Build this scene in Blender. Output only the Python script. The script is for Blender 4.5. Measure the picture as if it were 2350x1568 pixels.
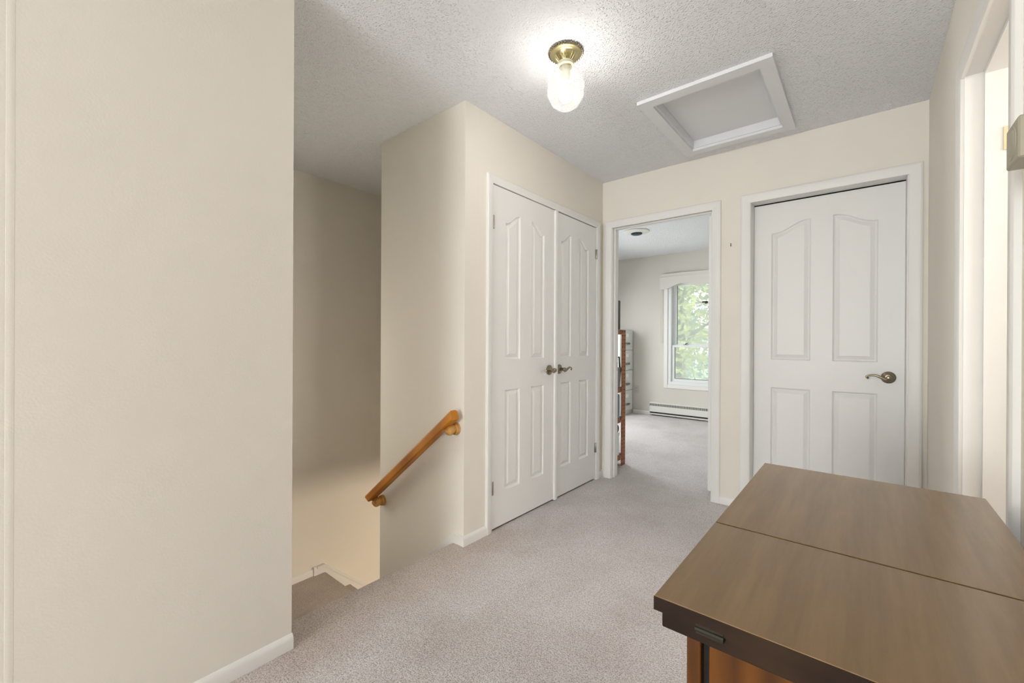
import bpy, bmesh, math, random
from mathutils import Vector, Matrix
random.seed(7)
for o in list(bpy.data.objects): bpy.data.objects.remove(o)
scene = bpy.context.scene
COL = scene.collection

# ------------------------------------------------------------------ camera
F_PX, YAW, PITCH, ROLL = 976.25, 0.6926, -0.0011, 0.0049
cam_d = bpy.data.cameras.new('camera'); cam = bpy.data.objects.new('camera', cam_d); COL.objects.link(cam)
cam_d.sensor_fit = 'HORIZONTAL'; cam_d.sensor_width = 36.0; cam_d.lens = F_PX*36.0/2350.0
cam_d.clip_start = 0.02; cam_d.clip_end = 200
fw = Vector((-math.sin(YAW)*math.cos(PITCH), math.cos(YAW)*math.cos(PITCH), math.sin(PITCH)))
rt = Vector((math.cos(YAW), math.sin(YAW), 0)); up = rt.cross(fw)
r2 = rt*math.cos(ROLL)+up*math.sin(ROLL); u2 = up*math.cos(ROLL)-rt*math.sin(ROLL)
m = Matrix((r2, u2, -fw)).transposed().to_4x4(); m.translation = Vector((0, 0, 1.1))
cam.matrix_world = m
scene.camera = cam

# ------------------------------------------------------------------ world, lights, exposure
EXPOSURE = 0.55
SKY = 2.2
W_LANDING = 4.4    # added stairwell fill, at an unseen window round the left wall's corner
W_OFFICE = 28.0    # added fill for the office, at an unseen side window
W_REAR = 96.0      # added fill for the hall, at an unseen window behind the camera
W_SIDE = 18.0       # unseen lamp added beyond the right-hand doorway to brighten the closet side
W_DOWN = 12.0      # lamp of the lower floor
BULB = 68.0        # hall ceiling bulb (emission strength)
world = bpy.data.worlds.new('world'); scene.world = world; world.use_nodes = True
wn = world.node_tree; wn.nodes.clear()
sky = wn.nodes.new('ShaderNodeTexSky'); sky.sky_type = 'HOSEK_WILKIE'
sky.sun_direction = (0.64, -0.10, 0.76); sky.turbidity = 4.0; sky.ground_albedo = 0.3
mixw = wn.nodes.new('ShaderNodeMix'); mixw.data_type = 'RGBA'; mixw.inputs[0].default_value = 0.65
mixw.inputs[7].default_value = (0.95, 0.97, 1.0, 1)
bg = wn.nodes.new('ShaderNodeBackground'); bg.inputs[1].default_value = SKY
wo = wn.nodes.new('ShaderNodeOutputWorld')
wn.links.new(sky.outputs[0], mixw.inputs[6]); wn.links.new(mixw.outputs[2], bg.inputs[0]); wn.links.new(bg.outputs[0], wo.inputs[0])

def area(name, loc, size, size_y, power, color, direction, portal=False):
    l = bpy.data.lights.new(name, 'AREA'); l.shape = 'RECTANGLE'; l.size = size; l.size_y = size_y
    l.energy = power; l.color = color
    o = bpy.data.objects.new(name, l); COL.objects.link(o)
    o.location = loc; o.rotation_euler = Vector(direction).to_track_quat('-Z', 'Y').to_euler()
    if portal: l.cycles.is_portal = True
    return o
sun_l = bpy.data.lights.new('sun', 'SUN'); sun_l.energy = 3.5; sun_l.angle = math.radians(0.6); sun_l.color = (1, .95, .86)
sun = bpy.data.objects.new('sun', sun_l); COL.objects.link(sun); sun.location = (12, -2, 14)
sun.rotation_euler = Vector((-0.64, 0.10, -0.76)).to_track_quat('-Z', 'Y').to_euler()
area('office_window_portal', (-1.68, 6.36, 1.24), 1.08, 1.6, 1, (1, 1, 1), (0, -1, 0), True)
area('rear_fill_light', (-0.66, -4.57, 1.16), 1.5, 1.7, W_REAR, (0.98, 0.985, 1.0), (0, 1, 0.28))
area('side_room_fill_light', (1.58, 1.75, 1.75), 0.7, 0.5, W_SIDE, (1.0, 0.96, 0.90), (-1, 0, -.12))
area('office_side_fill_light', (-3.44, 4.75, 1.35), 1.0, 1.3, W_OFFICE, (0.95, 0.98, 1.0), (1, 0, -.75))
area('landing_fill_light', (-3.405, .93, .75), 0.38, 1.2, W_LANDING, (1.0, 0.88, 0.73), (1, 0, 0))
area('lower_floor_lamp_light', (-1.35, 2.5, -0.62), 0.35, 0.35, W_DOWN, (1.0, 0.84, 0.64), (-1, -0.1, -0.35))

vs = scene.view_settings
scene.display_settings.display_device = 'sRGB'
vs.view_transform = 'Standard'; vs.look = 'None'; vs.exposure = EXPOSURE; vs.gamma = 1.0; vs.use_curve_mapping = False
scene.cycles.use_denoising = True
scene.cycles.max_bounces = 6; scene.cycles.diffuse_bounces = 4; scene.cycles.use_adaptive_sampling = True; scene.cycles.adaptive_threshold = 0.1; scene.cycles.adaptive_min_samples = 16; scene.cycles.transparent_max_bounces = 16
scene.cycles.sample_clamp_indirect = 6.0; scene.cycles.caustics_reflective = False; scene.cycles.caustics_refractive = False

# ------------------------------------------------------------------ materials
def srgb(r, g, b):
    f = lambda c: (c/255/12.92) if c/255 <= .04045 else ((c/255+.055)/1.055)**2.4
    return (f(r), f(g), f(b), 1)
MATS = {}
def base(name):
    m = bpy.data.materials.new(name); m.use_nodes = True; nt = m.node_tree
    b = nt.nodes['Principled BSDF']; MATS[name] = m
    return m, nt, b
def coords(nt, scale=(1, 1, 1), rot=(0, 0, 0)):
    tc = nt.nodes.new('ShaderNodeTexCoord'); mp = nt.nodes.new('ShaderNodeMapping')
    mp.inputs['Scale'].default_value = scale; mp.inputs['Rotation'].default_value = rot
    nt.links.new(tc.outputs['Object'], mp.inputs[0]); return mp.outputs[0]
def noise(nt, vec, scale, detail=2, rough=.5):
    n = nt.nodes.new('ShaderNodeTexNoise'); n.inputs['Scale'].default_value = scale
    n.inputs['Detail'].default_value = detail; n.inputs['Roughness'].default_value = rough
    nt.links.new(vec, n.inputs['Vector']); return n
def ramp(nt, fac, stops):
    r = nt.nodes.new('ShaderNodeValToRGB'); e = r.color_ramp.elements
    while len(e) < len(stops): e.new(.5)
    for i, (p, c) in enumerate(stops): e[i].position = p; e[i].color = c
    nt.links.new(fac, r.inputs[0]); return r
def bump(nt, b, h, strength, dist):
    n = nt.nodes.new('ShaderNodeBump'); n.inputs['Strength'].default_value = strength; n.inputs['Distance'].default_value = dist
    nt.links.new(h, n.inputs['Height']); nt.links.new(n.outputs[0], b.inputs['Normal']); return n
def plain(name, col, rough=.5, metal=0.0, bumps=None, vary=0.0, spec=.5):
    m, nt, b = base(name); b.inputs['Base Color'].default_value = col; b.inputs['Roughness'].default_value = rough
    b.inputs['Metallic'].default_value = metal; b.inputs['Specular IOR Level'].default_value = spec
    v = coords(nt)
    n = noise(nt, v, bumps[0] if bumps else 30, 3)
    if vary:
        d = tuple(c*(1-vary) for c in col[:3])+(1,)
        l = tuple(min(1, c*(1+vary)) for c in col[:3])+(1,)
        n2 = noise(nt, v, 2.3, 3); r = ramp(nt, n2.outputs[0], [(.3, d), (.7, l)]); nt.links.new(r.outputs[0], b.inputs['Base Color'])
    if bumps: bump(nt, b, n.outputs[0], bumps[1], bumps[2])
    return m
def emis(name, col, s):
    m = bpy.data.materials.new(name); m.use_nodes = True; nt = m.node_tree; nt.nodes.clear()
    e = nt.nodes.new('ShaderNodeEmission'); e.inputs[0].default_value = col; e.inputs[1].default_value = s
    o = nt.nodes.new('ShaderNodeOutputMaterial'); nt.links.new(e.outputs[0], o.inputs[0]); MATS[name] = m; return m

WALL = plain('wall_paint', srgb(239, 233, 223), .75, bumps=(160, .12, .002), vary=.012, spec=.25)
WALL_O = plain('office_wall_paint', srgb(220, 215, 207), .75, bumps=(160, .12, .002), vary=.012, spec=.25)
TRIM = plain('trim_paint', srgb(240, 238, 235), .42, bumps=(60, .05, .001), spec=.4)
DOORP = plain('door_paint', srgb(240, 239, 237), .40, bumps=(90, .05, .001), spec=.4)
VINYL = plain('window_vinyl', srgb(238, 240, 240), .35)
DARKGAP = plain('dark_gap', srgb(22, 18, 14), .8)
NICKEL = plain('antique_nickel', srgb(150, 140, 122), .28, 1.0, bumps=(200, .1, .0005))
STEEL = plain('hinge_steel', srgb(176, 172, 160), .35, 1.0)
BRASSH = plain('hinge_brass', srgb(238, 222, 184), .45, .3)
BRASS = plain('lamp_brass', srgb(196, 186, 142), .32, 1.0, bumps=(120, .15, .001))
ENAMEL = plain('heater_enamel', srgb(232, 231, 226), .4)
DARKM = plain('dark_metal', srgb(52, 54, 52), .5, .3)
ORANGE = plain('rack_red_oxide', srgb(150, 90, 54), .55, .1, bumps=(80, .1, .001), vary=.12)
FILECAB = plain('cabinet_enamel', srgb(222, 226, 222), .38)
LABELW = plain('label_card', srgb(246, 246, 240), .7)
BLUEG = plain('blue_grey_plastic', srgb(112, 130, 146), .5)
GREYP = plain('grey_plastic', srgb(122, 122, 122), .5)
BLACKP = plain('black_plastic', srgb(50, 54, 48), .5)
CARDW = plain('white_card', srgb(232, 232, 228), .7)
THERM = plain('thermostat_metal', srgb(176, 170, 152), .42, .25, bumps=(200, .08, .0005))
OUTLET = plain('outlet_plate', srgb(206, 202, 190), .45)
SHADE = plain('shade_fabric', srgb(226, 222, 214), .8, bumps=(400, .2, .001))
HINGE_DK = plain('hinge_bronze', srgb(40, 34, 20), .65, .2)
BARK = plain('bark', srgb(92, 76, 60), .9, bumps=(20, .6, .02), vary=.2)
GRASS = plain('lawn', srgb(140, 156, 130), .9, bumps=(30, .6, .02), vary=.25)
SIDING = plain('siding', srgb(210, 205, 195), .8)

# carpet
CARPET, nt, b = base('carpet'); v = coords(nt)
n1 = noise(nt, v, 210, 3, .7); n2 = noise(nt, v, 1.7, 4, .6); n3 = noise(nt, v, 60, 2, .5)
r1 = ramp(nt, n1.outputs[0], [(.32, srgb(168, 155, 152)), (.50, srgb(228, 221, 221)), (.68, srgb(251, 249, 249))])
r2_ = ramp(nt, n2.outputs[0], [(.36, (.86, .84, .825, 1)), (.58, (1, 1, 1, 1))])
mx = nt.nodes.new('ShaderNodeMix'); mx.data_type = 'RGBA'; mx.blend_type = 'MULTIPLY'; mx.inputs[0].default_value = 1
nt.links.new(r1.outputs[0], mx.inputs[6]); nt.links.new(r2_.outputs[0], mx.inputs[7])
# worn, soiled pile at stair head; brown on steps and landing paints warm light
ge = nt.nodes.new('ShaderNodeNewGeometry'); sx = nt.nodes.new('ShaderNodeSeparateXYZ'); nt.links.new(ge.outputs['Position'], sx.inputs[0])
def mrange(src, a, b_, c, d):
    q = nt.nodes.new('ShaderNodeMapRange'); q.interpolation_type = 'SMOOTHSTEP'
    for i_, v_ in enumerate((a, b_, c, d)): q.inputs[i_+1].default_value = v_
    nt.links.new(src, q.inputs[0]); return q.outputs[0]
def mul(a, b_):
    q = nt.nodes.new('ShaderNodeMath'); q.operation = 'MULTIPLY'; nt.links.new(a, q.inputs[0]); nt.links.new(b_, q.inputs[1]); return q.outputs[0]
n5 = noise(nt, ge.outputs['Position'], 3.2, 3, .55)
wx = nt.nodes.new('ShaderNodeMath'); wx.operation = 'MULTIPLY_ADD'; wx.inputs[1].default_value = .55
nt.links.new(n5.outputs[0], wx.inputs[0]); nt.links.new(sx.outputs[0], wx.inputs[2])
worn_warm_light = mul(mrange(wx.outputs[0], -1.36, -.98, 1, 0), mrange(sx.outputs[1], 1.75, 2.15, 1, 0))
worn_warm_light = mul(worn_warm_light, mrange(sx.outputs[1], .1, .5, 0, 1))
m2 = nt.nodes.new('ShaderNodeMix'); m2.data_type = 'RGBA'; m2.blend_type = 'MULTIPLY'; m2.inputs[7].default_value = (.84, .77, .70, 1)
nt.links.new(worn_warm_light, m2.inputs[0]); nt.links.new(mx.outputs[2], m2.inputs[6]); nt.links.new(m2.outputs[2], b.inputs['Base Color'])
b.inputs['Roughness'].default_value = .95; b.inputs['Specular IOR Level'].default_value = .1
b.inputs['Sheen Weight'].default_value = .15
ad = nt.nodes.new('ShaderNodeMath'); ad.operation = 'ADD'; nt.links.new(n1.outputs[0], ad.inputs[0]); nt.links.new(n3.outputs[0], ad.inputs[1])
bump(nt, b, ad.outputs[0], .8, .006)

# popcorn ceiling
POP, nt, b = base('popcorn_ceiling'); v = coords(nt)
b.inputs['Base Color'].default_value = srgb(247, 248, 251); b.inputs['Roughness'].default_value = .9; b.inputs['Specular IOR Level'].default_value = .15
vo = nt.nodes.new('ShaderNodeTexVoronoi'); vo.inputs['Scale'].default_value = 95; nt.links.new(v, vo.inputs['Vector'])
n1 = noise(nt, v, 130, 3, .6)
rr = ramp(nt, vo.outputs['Distance'], [(.05, (1, 1, 1, 1)), (.45, (0, 0, 0, 1))])
ml = nt.nodes.new('ShaderNodeMath'); ml.operation = 'MULTIPLY_ADD'; ml.inputs[1].default_value = .6
nt.links.new(rr.outputs[0], ml.inputs[0]); nt.links.new(n1.outputs[0], ml.inputs[2])
bump(nt, b, ml.outputs[0], .85, .008)

def wood(name, dark, mid, light, rough, scale=(1, 1, 1), grain=14, spec=.5, coat=0, mixf=.45):
    m, nt, b = base(name); v = coords(nt, scale)
    w = nt.nodes.new('ShaderNodeTexWave'); w.wave_type = 'BANDS'; w.bands_direction = 'X'
    w.inputs['Scale'].default_value = grain; w.inputs['Distortion'].default_value = 5; w.inputs['Detail'].default_value = 3
    w.inputs['Detail Scale'].default_value = 1.2; nt.links.new(v, w.inputs['Vector'])
    n = noise(nt, v, 60, 4, .7)
    a = nt.nodes.new('ShaderNodeMix'); a.data_type = 'FLOAT'; a.inputs[0].default_value = mixf
    nt.links.new(w.outputs['Fac'], a.inputs[2]); nt.links.new(n.outputs[0], a.inputs[3])
    r = ramp(nt, a.outputs[0], [(.2, dark), (.5, mid), (.8, light)]); nt.links.new(r.outputs[0], b.inputs['Base Color'])
    b.inputs['Roughness'].default_value = rough; b.inputs['Specular IOR Level'].default_value = spec
    b.inputs['Coat Weight'].default_value = coat; b.inputs['Coat Roughness'].default_value = .25
    bump(nt, b, n.outputs[0], .06, .001); return m
WALNUT = wood('walnut_laminate', srgb(128, 101, 66), srgb(138, 109, 72), srgb(147, 117, 79), .25, (1, .07, 1), 4, .75, 0, .8)
WALNUT_E = wood('walnut_edge', srgb(34, 21, 12), srgb(44, 29, 17), srgb(54, 37, 23), .6, (.2, 1, 1), 8, .2)
MAPLE = wood('honey_maple', srgb(78, 43, 8), srgb(96, 55, 12), srgb(110, 65, 18), .5, (1, 1, .15), 7, .25)
OAK = wood('golden_oak', srgb(166, 96, 12), srgb(186, 114, 20), srgb(202, 130, 32), .38, (.12, 1, .12), 9, .4, 0)
OAK_B = wood('pale_oak', srgb(176, 122, 58), srgb(204, 152, 82), srgb(214, 166, 96), .35, (.4, 1, 1), 9, .4, 0)

def glass(name, tint, transp, rough=.02, trl=None):
    m = bpy.data.materials.new(name); m.use_nodes = True; nt = m.node_tree; nt.nodes.clear()
    t = nt.nodes.new('ShaderNodeBsdfTransparent'); t.inputs[0].default_value = tint
    g = nt.nodes.new('ShaderNodeBsdfGlossy'); g.inputs['Roughness'].default_value = rough
    mi = nt.nodes.new('ShaderNodeMixShader'); mi.inputs[0].default_value = 1-transp
    nt.links.new(t.outputs[0], mi.inputs[1]); nt.links.new(g.outputs[0], mi.inputs[2]); last = mi
    if trl:
        d = nt.nodes.new('ShaderNodeBsdfTranslucent'); d.inputs[0].default_value = (.95, .96, .96, 1)
        d2 = nt.nodes.new('ShaderNodeBsdfDiffuse'); d2.inputs[0].default_value = (.85, .87, .87, 1)
        ma = nt.nodes.new('ShaderNodeMixShader'); nt.links.new(d.outputs[0], ma.inputs[1]); nt.links.new(d2.outputs[0], ma.inputs[2])
        ma.inputs[0].default_value = .4
        mj = nt.nodes.new('ShaderNodeMixShader'); mj.inputs[0].default_value = trl
        nt.links.new(mi.outputs[0], mj.inputs[1]); nt.links.new(ma.outputs[0], mj.inputs[2]); last = mj
    o = nt.nodes.new('ShaderNodeOutputMaterial'); nt.links.new(last.outputs[0], o.inputs[0]); MATS[name] = m; return m
PANE = glass('window_glass', (.96, .985, .975, 1), .95)
SCREEN = glass('fly_screen_mesh', (1, 1, 1, 1), 1.0, .5, .28)
GLOBE = glass('globe_glass', (.97, .98, .98, 1), .76, .06, .035)

def leafmat(name, c1, c2):
    m = bpy.data.materials.new(name); m.use_nodes = True; nt = m.node_tree; nt.nodes.clear()
    v = coords(nt); n = noise(nt, v, 1.2, 3); r = ramp(nt, n.outputs[0], [(.35, c1), (.65, c2)])
    d = nt.nodes.new('ShaderNodeBsdfDiffuse'); t = nt.nodes.new('ShaderNodeBsdfTranslucent'); mi = nt.nodes.new('ShaderNodeMixShader')
    mi.inputs[0].default_value = .45
    nt.links.new(r.outputs[0], d.inputs[0]); nt.links.new(r.outputs[0], t.inputs[0])
    nt.links.new(d.outputs[0], mi.inputs[1]); nt.links.new(t.outputs[0], mi.inputs[2])
    o = nt.nodes.new('ShaderNodeOutputMaterial'); nt.links.new(mi.outputs[0], o.inputs[0]); return m
LEAF_Y = leafmat('leaf_yellow_green', srgb(150, 158, 88), srgb(205, 206, 138))
LEAF_G = leafmat('leaf_green', srgb(116, 134, 112), srgb(160, 176, 150))
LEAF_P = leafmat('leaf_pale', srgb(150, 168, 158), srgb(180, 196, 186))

# ------------------------------------------------------------------ mesh helpers
WL = {}
def newbm(): return bmesh.new()
def box(bm, x0, x1, y0, y1, z0, z1, bev=0, seg=1):
    vs_ = [bm.verts.new(p) for p in [(x0,y0,z0),(x1,y0,z0),(x1,y1,z0),(x0,y1,z0),(x0,y0,z1),(x1,y0,z1),(x1,y1,z1),(x0,y1,z1)]]
    fs = [bm.faces.new([vs_[i] for i in f]) for f in [(3,2,1,0),(4,5,6,7),(0,1,5,4),(1,2,6,5),(2,3,7,6),(3,0,4,7)]]
    if bev:
        es = list({e for f in fs for e in f.edges})
        bmesh.ops.bevel(bm, geom=es, offset=bev, segments=seg, affect='EDGES', profile=.5)
def prism(bm, pts, off):
    """closed outline pts (3-D) swept by vector off"""
    off = Vector(off); a = [bm.verts.new(p) for p in pts]; b_ = [bm.verts.new(Vector(p)+off) for p in pts]
    n = len(pts)
    bm.faces.new(a[::-1]); bm.faces.new(b_)
    for i in range(n): bm.faces.new([a[i], a[(i+1) % n], b_[(i+1) % n], b_[i]])
def lathe(bm, prof, center, axis=(0, 0, 1), seg=24, twist=False, rfun=None):
    ax = Vector(axis).normalized(); t = Vector((1, 0, 0)) if abs(ax.x) < .9 else Vector((0, 1, 0))
    e1 = ax.cross(t).normalized(); e2 = ax.cross(e1); c = Vector(center); rings = []
    for k, (r, h) in enumerate(prof):
        if r < 1e-6: rings.append([bm.verts.new(c+ax*h)]); continue
        off = (math.pi/seg) if (twist and k % 2) else 0
        rings.append([bm.verts.new(c+ax*h+(e1*math.cos(2*math.pi*i/seg+off)+e2*math.sin(2*math.pi*i/seg+off))*(r*(rfun(i, k) if rfun else 1))) for i in range(seg)])
    for k in range(len(rings)-1):
        A, B = rings[k], rings[k+1]
        if len(A) == 1 and len(B) == 1: continue
        for i in range(seg):
            j = (i+1) % seg
            if len(A) == 1: bm.faces.new([A[0], B[i], B[j]])
            elif len(B) == 1: bm.faces.new([A[i], A[j], B[0]])
            else:
                if twist:
                    if k % 2 == 0: bm.faces.new([A[i], A[j], B[i]]); bm.faces.new([A[j], B[j], B[i]])
                    else: bm.faces.new([A[i], B[j], B[i]]); bm.faces.new([A[i], A[j], B[j]])
                else: bm.faces.new([A[i], A[j], B[j], B[i]])
def tube(bm, pts, radii, seg=10, flat=1.0, upv=(0, 0, 1)):
    pts = [Vector(p) for p in pts]; rings = []
    for k, p in enumerate(pts):
        d = (pts[min(k+1, len(pts)-1)]-pts[max(k-1, 0)]).normalized()
        s = d.cross(Vector(upv)); s = s.normalized() if s.length > 1e-4 else Vector((1, 0, 0)); u = s.cross(d)
        r = radii[k] if isinstance(radii, (list, tuple)) else radii
        rings.append([bm.verts.new(p+s*math.cos(2*math.pi*i/seg)*r+u*math.sin(2*math.pi*i/seg)*r*flat) for i in range(seg)])
    for A, B in zip(rings, rings[1:]):
        for i in range(seg): bm.faces.new([A[i], A[(i+1) % seg], B[(i+1) % seg], B[i]])
    bm.faces.new(rings[0][::-1]); bm.faces.new(rings[-1])
def finish(name, bm, mat, origin, parent=None, smooth=True, angle=35):
    bmesh.ops.recalc_face_normals(bm, faces=bm.faces)
    bmesh.ops.translate(bm, verts=bm.verts, vec=-Vector(origin))
    me = bpy.data.meshes.new(name); bm.to_mesh(me); bm.free(); me.materials.append(mat)
    if smooth:
        for p in me.polygons: p.use_smooth = True
        me.set_sharp_from_angle(angle=math.radians(angle))
    o = bpy.data.objects.new(name, me); COL.objects.link(o); WL[o] = Vector(origin)
    if parent is not None:
        o.parent = parent; o.location = Vector(origin)-WL[parent]
    else: o.location = origin
    return o
def basept(bm):
    xs = [v.co.x for v in bm.verts]; ys = [v.co.y for v in bm.verts]; zs = [v.co.z for v in bm.verts]
    return Vector(((min(xs)+max(xs))/2, (min(ys)+max(ys))/2, min(zs)))
def part(name, bm, mat, parent, **k): return finish(name, bm, mat, basept(bm), parent, **k)
def tag(o, label, cat, group=None, kind=None):
    if label: o['label'] = label
    if cat: o['category'] = cat
    if group: o['group'] = group
    if kind: o['kind'] = kind
    return o
def thing(name, label, cat, loc, group=None):
    o = bpy.data.objects.new(name, None); COL.objects.link(o); o.location = loc; o.empty_display_size = .05
    WL[o] = Vector(loc); return tag(o, label, cat, group)
def single(name, bm, mat, label, cat, group=None, **k): return tag(finish(name, bm, mat, basept(bm), None, **k), label, cat, group)
def struct(name, bm, mat, label=None, cat=None, **k):
    o = finish(name, bm, mat, basept(bm), None, **k); o['kind'] = 'structure'
    if label: o['label'] = label
    if cat: o['category'] = cat
    return o
def sempty(name, loc, label=None, cat=None):
    o = thing(name, label, cat, loc); o['kind'] = 'structure'; return o
def bxs(*boxes, bev=0):
    bm = newbm()
    for b_ in boxes: box(bm, *b_, bev=bev)
    return bm

# ------------------------------------------------------------------ room numbers (metres)
H = 2.39; XC = -1.652; YB = 3.143; XR = .2565; YR = 1.592; XE = -2.435; XL = -3.33; YW = .67; XW = -1.574
YF = 6.28; YREAR = -4.50; LOW = -2.65

# ------------------------------------------------------------------ floor
bm = newbm()
box(bm, -1.66, XR+.11, YREAR-.1, YB+.06, -.28, 0)
box(bm, -3.5, -.58, YB+.06, YF+.1, -.28, 0)
arc = [(-1.66, 0)]
for k in range(9):
    a = math.radians(90+k*22.5); arc.append((-1.712+.026*math.cos(a), -.026+.026*math.sin(a)))
arc += [(-1.70, -.06), (-1.70, -.19), (-1.66, -.19)]
prism(bm, [(x, YW, z) for x, z in arc], (0, YR-YW, 0))
struct('floor', bm, CARPET, 'light taupe wall to wall carpet over hall and office', 'floor')

# stairs ---------------------------------------------------------------
st = thing('stair_flight', 'carpeted upper steps descending from the hall edge', 'stairs', (-2.07, 1.13, -.75))
RIS = .1875; TR = .245
for k in range(3):
    x0 = -1.70-TR*k; x1 = x0-TR; z = -RIS*(k+1); bm = newbm()
    pts = [(x0+.0, z), (x1, z)]
    for j in range(1, 8):
        a = math.radians(90+j*22.5); pts.append((x1+.016*0-.004+.02*math.cos(a), z-.02+.02*math.sin(a)))
    pts += [(x1, z-.04), (x1, z-RIS), (x0, z-RIS)]
    prism(bm, [(x, YW+.003, zz) for x, zz in pts], (0, YR-YW-.006, 0)); part('step', bm, CARPET, st)
LZ = -.75; YL = 1.655
st = thing('stair_landing', 'beige carpeted stair landing with the lower steps leading down from it', 'stairs', (-2.88, 1.2, LZ-1.9))
bm = newbm(); pts = [(YW+.003, LZ)]
for j in range(0, 9):
    a = math.radians(90-j*22.5); pts.append((YL+.024*math.cos(a), LZ-.024+.024*math.sin(a)))
pts += [(YL, LZ-.06), (YL, LZ-.19), (YW+.003, LZ-.19)]
prism(bm, [(XL+.003, y, z) for y, z in pts], (abs(XL-XE)-.006, 0, 0)); part('landing', bm, CARPET, st)
for k in range(9):
    y0 = YL+.215*k; z = LZ-.19*(k+1); y1 = y0+.215; bm = newbm(); pts = [(y0-.02, z)]
    for j in range(0, 9):
        a = math.radians(90-j*22.5); pts.append((y1+.02*math.cos(a), z-.02+.02*math.sin(a)))
    pts += [(y1, z-.05), (y1, z-.19), (y0-.02, z-.19)]
    prism(bm, [(XL+.003, y, zz) for y, zz in pts], (abs(XL-XE)-.006, 0, 0)); part('step', bm, CARPET, st)

# ------------------------------------------------------------------ walls
struct('wall_left', bxs((XW-.11, XW, YREAR, YW, 0, H), (XW-.11, -1.66, YW-.12, YW, LOW, 0)), WALL, 'cream painted wall filling the left of the hall', 'wall')
struct('wall_stair_near', bxs((XL-.1, XW-.11, YW-.11, YW, LOW, H)), WALL, 'cream stairwell wall behind the left wall', 'wall')
struct('wall_handrail', bxs((XE, XC-.11, YR, YR+.11, LOW, H), (XC-.11, XC, YR, YR+.11, 0, H), (XE, XE+.11, YR+.11, YB, -.3, H)), WALL, 'cream wall carrying the wooden handrail', 'wall')
struct('wall_closet', bxs((XC-.11, XC, YR+.11, 1.80, 0, H), (XC-.11, XC, 3.045, YB, 0, H), (XC-.11, XC, 1.80, 3.045, 2.02, H)), WALL, 'cream wall around the closet doors', 'wall')
struct('wall_stairwell', bxs((XL-.11, XL, YW, .70, LOW, H), (XL-.11, XL, 1.16, YB+.05, LOW, H), (XL-.11, XL, .70, 1.16, LOW, .1), (XL-.11, XL, .70, 1.16, 1.4, H), (XL-.11, XL, YB+.05, 5.2, LOW, -.28)), WALL, 'cream wall at the far side of the stairwell', 'wall')
bm = bxs((XL, XC, YB, YB+.11, -.3, H), (XC, -1.585, YB, YB+.11, 0, H), (-.797, -.602, YB, YB+.11, 0, H), (.198, 1.2, YB, YB+.11, 0, H), (-1.585, -.797, YB, YB+.11, 2.028, H), (-.602, .198, YB, YB+.11, 2.03, H), (-3.5, XL, YB+.052, YB+.11, 0, H))
wb = struct('wall_back', bm, WALL, 'cream wall with the office doorway and a white door', 'wall')
struct('wall_right', bxs((XR, XR+.11, YREAR, 1.43, 0, H), (XR, XR+.11, 2.108, YB, 0, H), (XR, XR+.11, 1.43, 2.108, 2.025, H)), WALL, 'cream wall along the right of the hall', 'wall')
struct('wall_rear', bxs((XW-.11, -1.47, YREAR-.1, YREAR, 0, H), (.15, XR+.11, YREAR-.1, YREAR, 0, H), (-1.47, .15, YREAR-.1, YREAR, 0, .22), (-1.47, .15, YREAR-.1, YREAR, 2.1, H)), WALL, 'cream wall behind the viewer', 'wall')
# office shell
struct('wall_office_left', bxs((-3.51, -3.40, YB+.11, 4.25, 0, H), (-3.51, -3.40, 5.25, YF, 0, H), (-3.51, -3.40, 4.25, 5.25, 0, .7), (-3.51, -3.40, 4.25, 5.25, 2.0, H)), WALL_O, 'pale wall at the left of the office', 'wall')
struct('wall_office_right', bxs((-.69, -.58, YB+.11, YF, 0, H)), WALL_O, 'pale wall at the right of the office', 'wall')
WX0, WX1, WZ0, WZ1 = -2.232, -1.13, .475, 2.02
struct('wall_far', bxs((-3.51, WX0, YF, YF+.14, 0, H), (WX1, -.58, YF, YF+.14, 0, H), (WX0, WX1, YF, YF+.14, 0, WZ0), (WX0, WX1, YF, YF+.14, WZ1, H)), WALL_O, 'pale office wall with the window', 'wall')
# closet, side room, room behind the closed door
struct('wall_closet_back', bxs((XC-.62, XC-.6, YR+.11, YB, 0, H)), WALL, 'closet rear wall', 'wall')
struct('wall_side_room', bxs((1.6, 1.7, .9, 2.7, 0, H), (XR+.11, 1.7, .8, .9, 0, H), (XR+.11, 1.7, 2.7, 2.8, 0, H)), WALL, 'walls of the small room beyond the right doorway', 'wall')
struct('floor_side_room', bxs((XR+.11, 1.7, .8, 2.8, -.2, 0)), CARPET, 'floor of the small side room', 'floor')
struct('floor_lower', bxs((XL, -.2, YW, 5.2, LOW-.2, LOW)), CARPET, 'floor of the lower storey', 'floor')
struct('wall_lower', bxs((-.3, -.2, YW, 5.2, LOW, -.28), (XL, -.2, 5.1, 5.2, LOW, -.28), (-1.66, -.2, YW-.11, YW, LOW, -.28)), WALL, 'walls of the lower storey', 'wall')
struct('ceiling_lower', bxs((XE+.11, -1.66, YR+.11, YB, -.3, -.02)), WALL, 'slab under the closet', 'ceiling')
struct('wall_bedroom', bxs((-.58, 1.2, YB+.9, YB+1.0, 0, H), (1.1, 1.2, YB+.11, YB+.9, 0, H)), WALL, 'walls of the room behind the closed white door', 'wall')
struct('floor_bedroom', bxs((-.58, 1.2, YB+.06, YB+1.0, -.2, 0)), CARPET, 'floor of the room behind the closed white door', 'floor')
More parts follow.
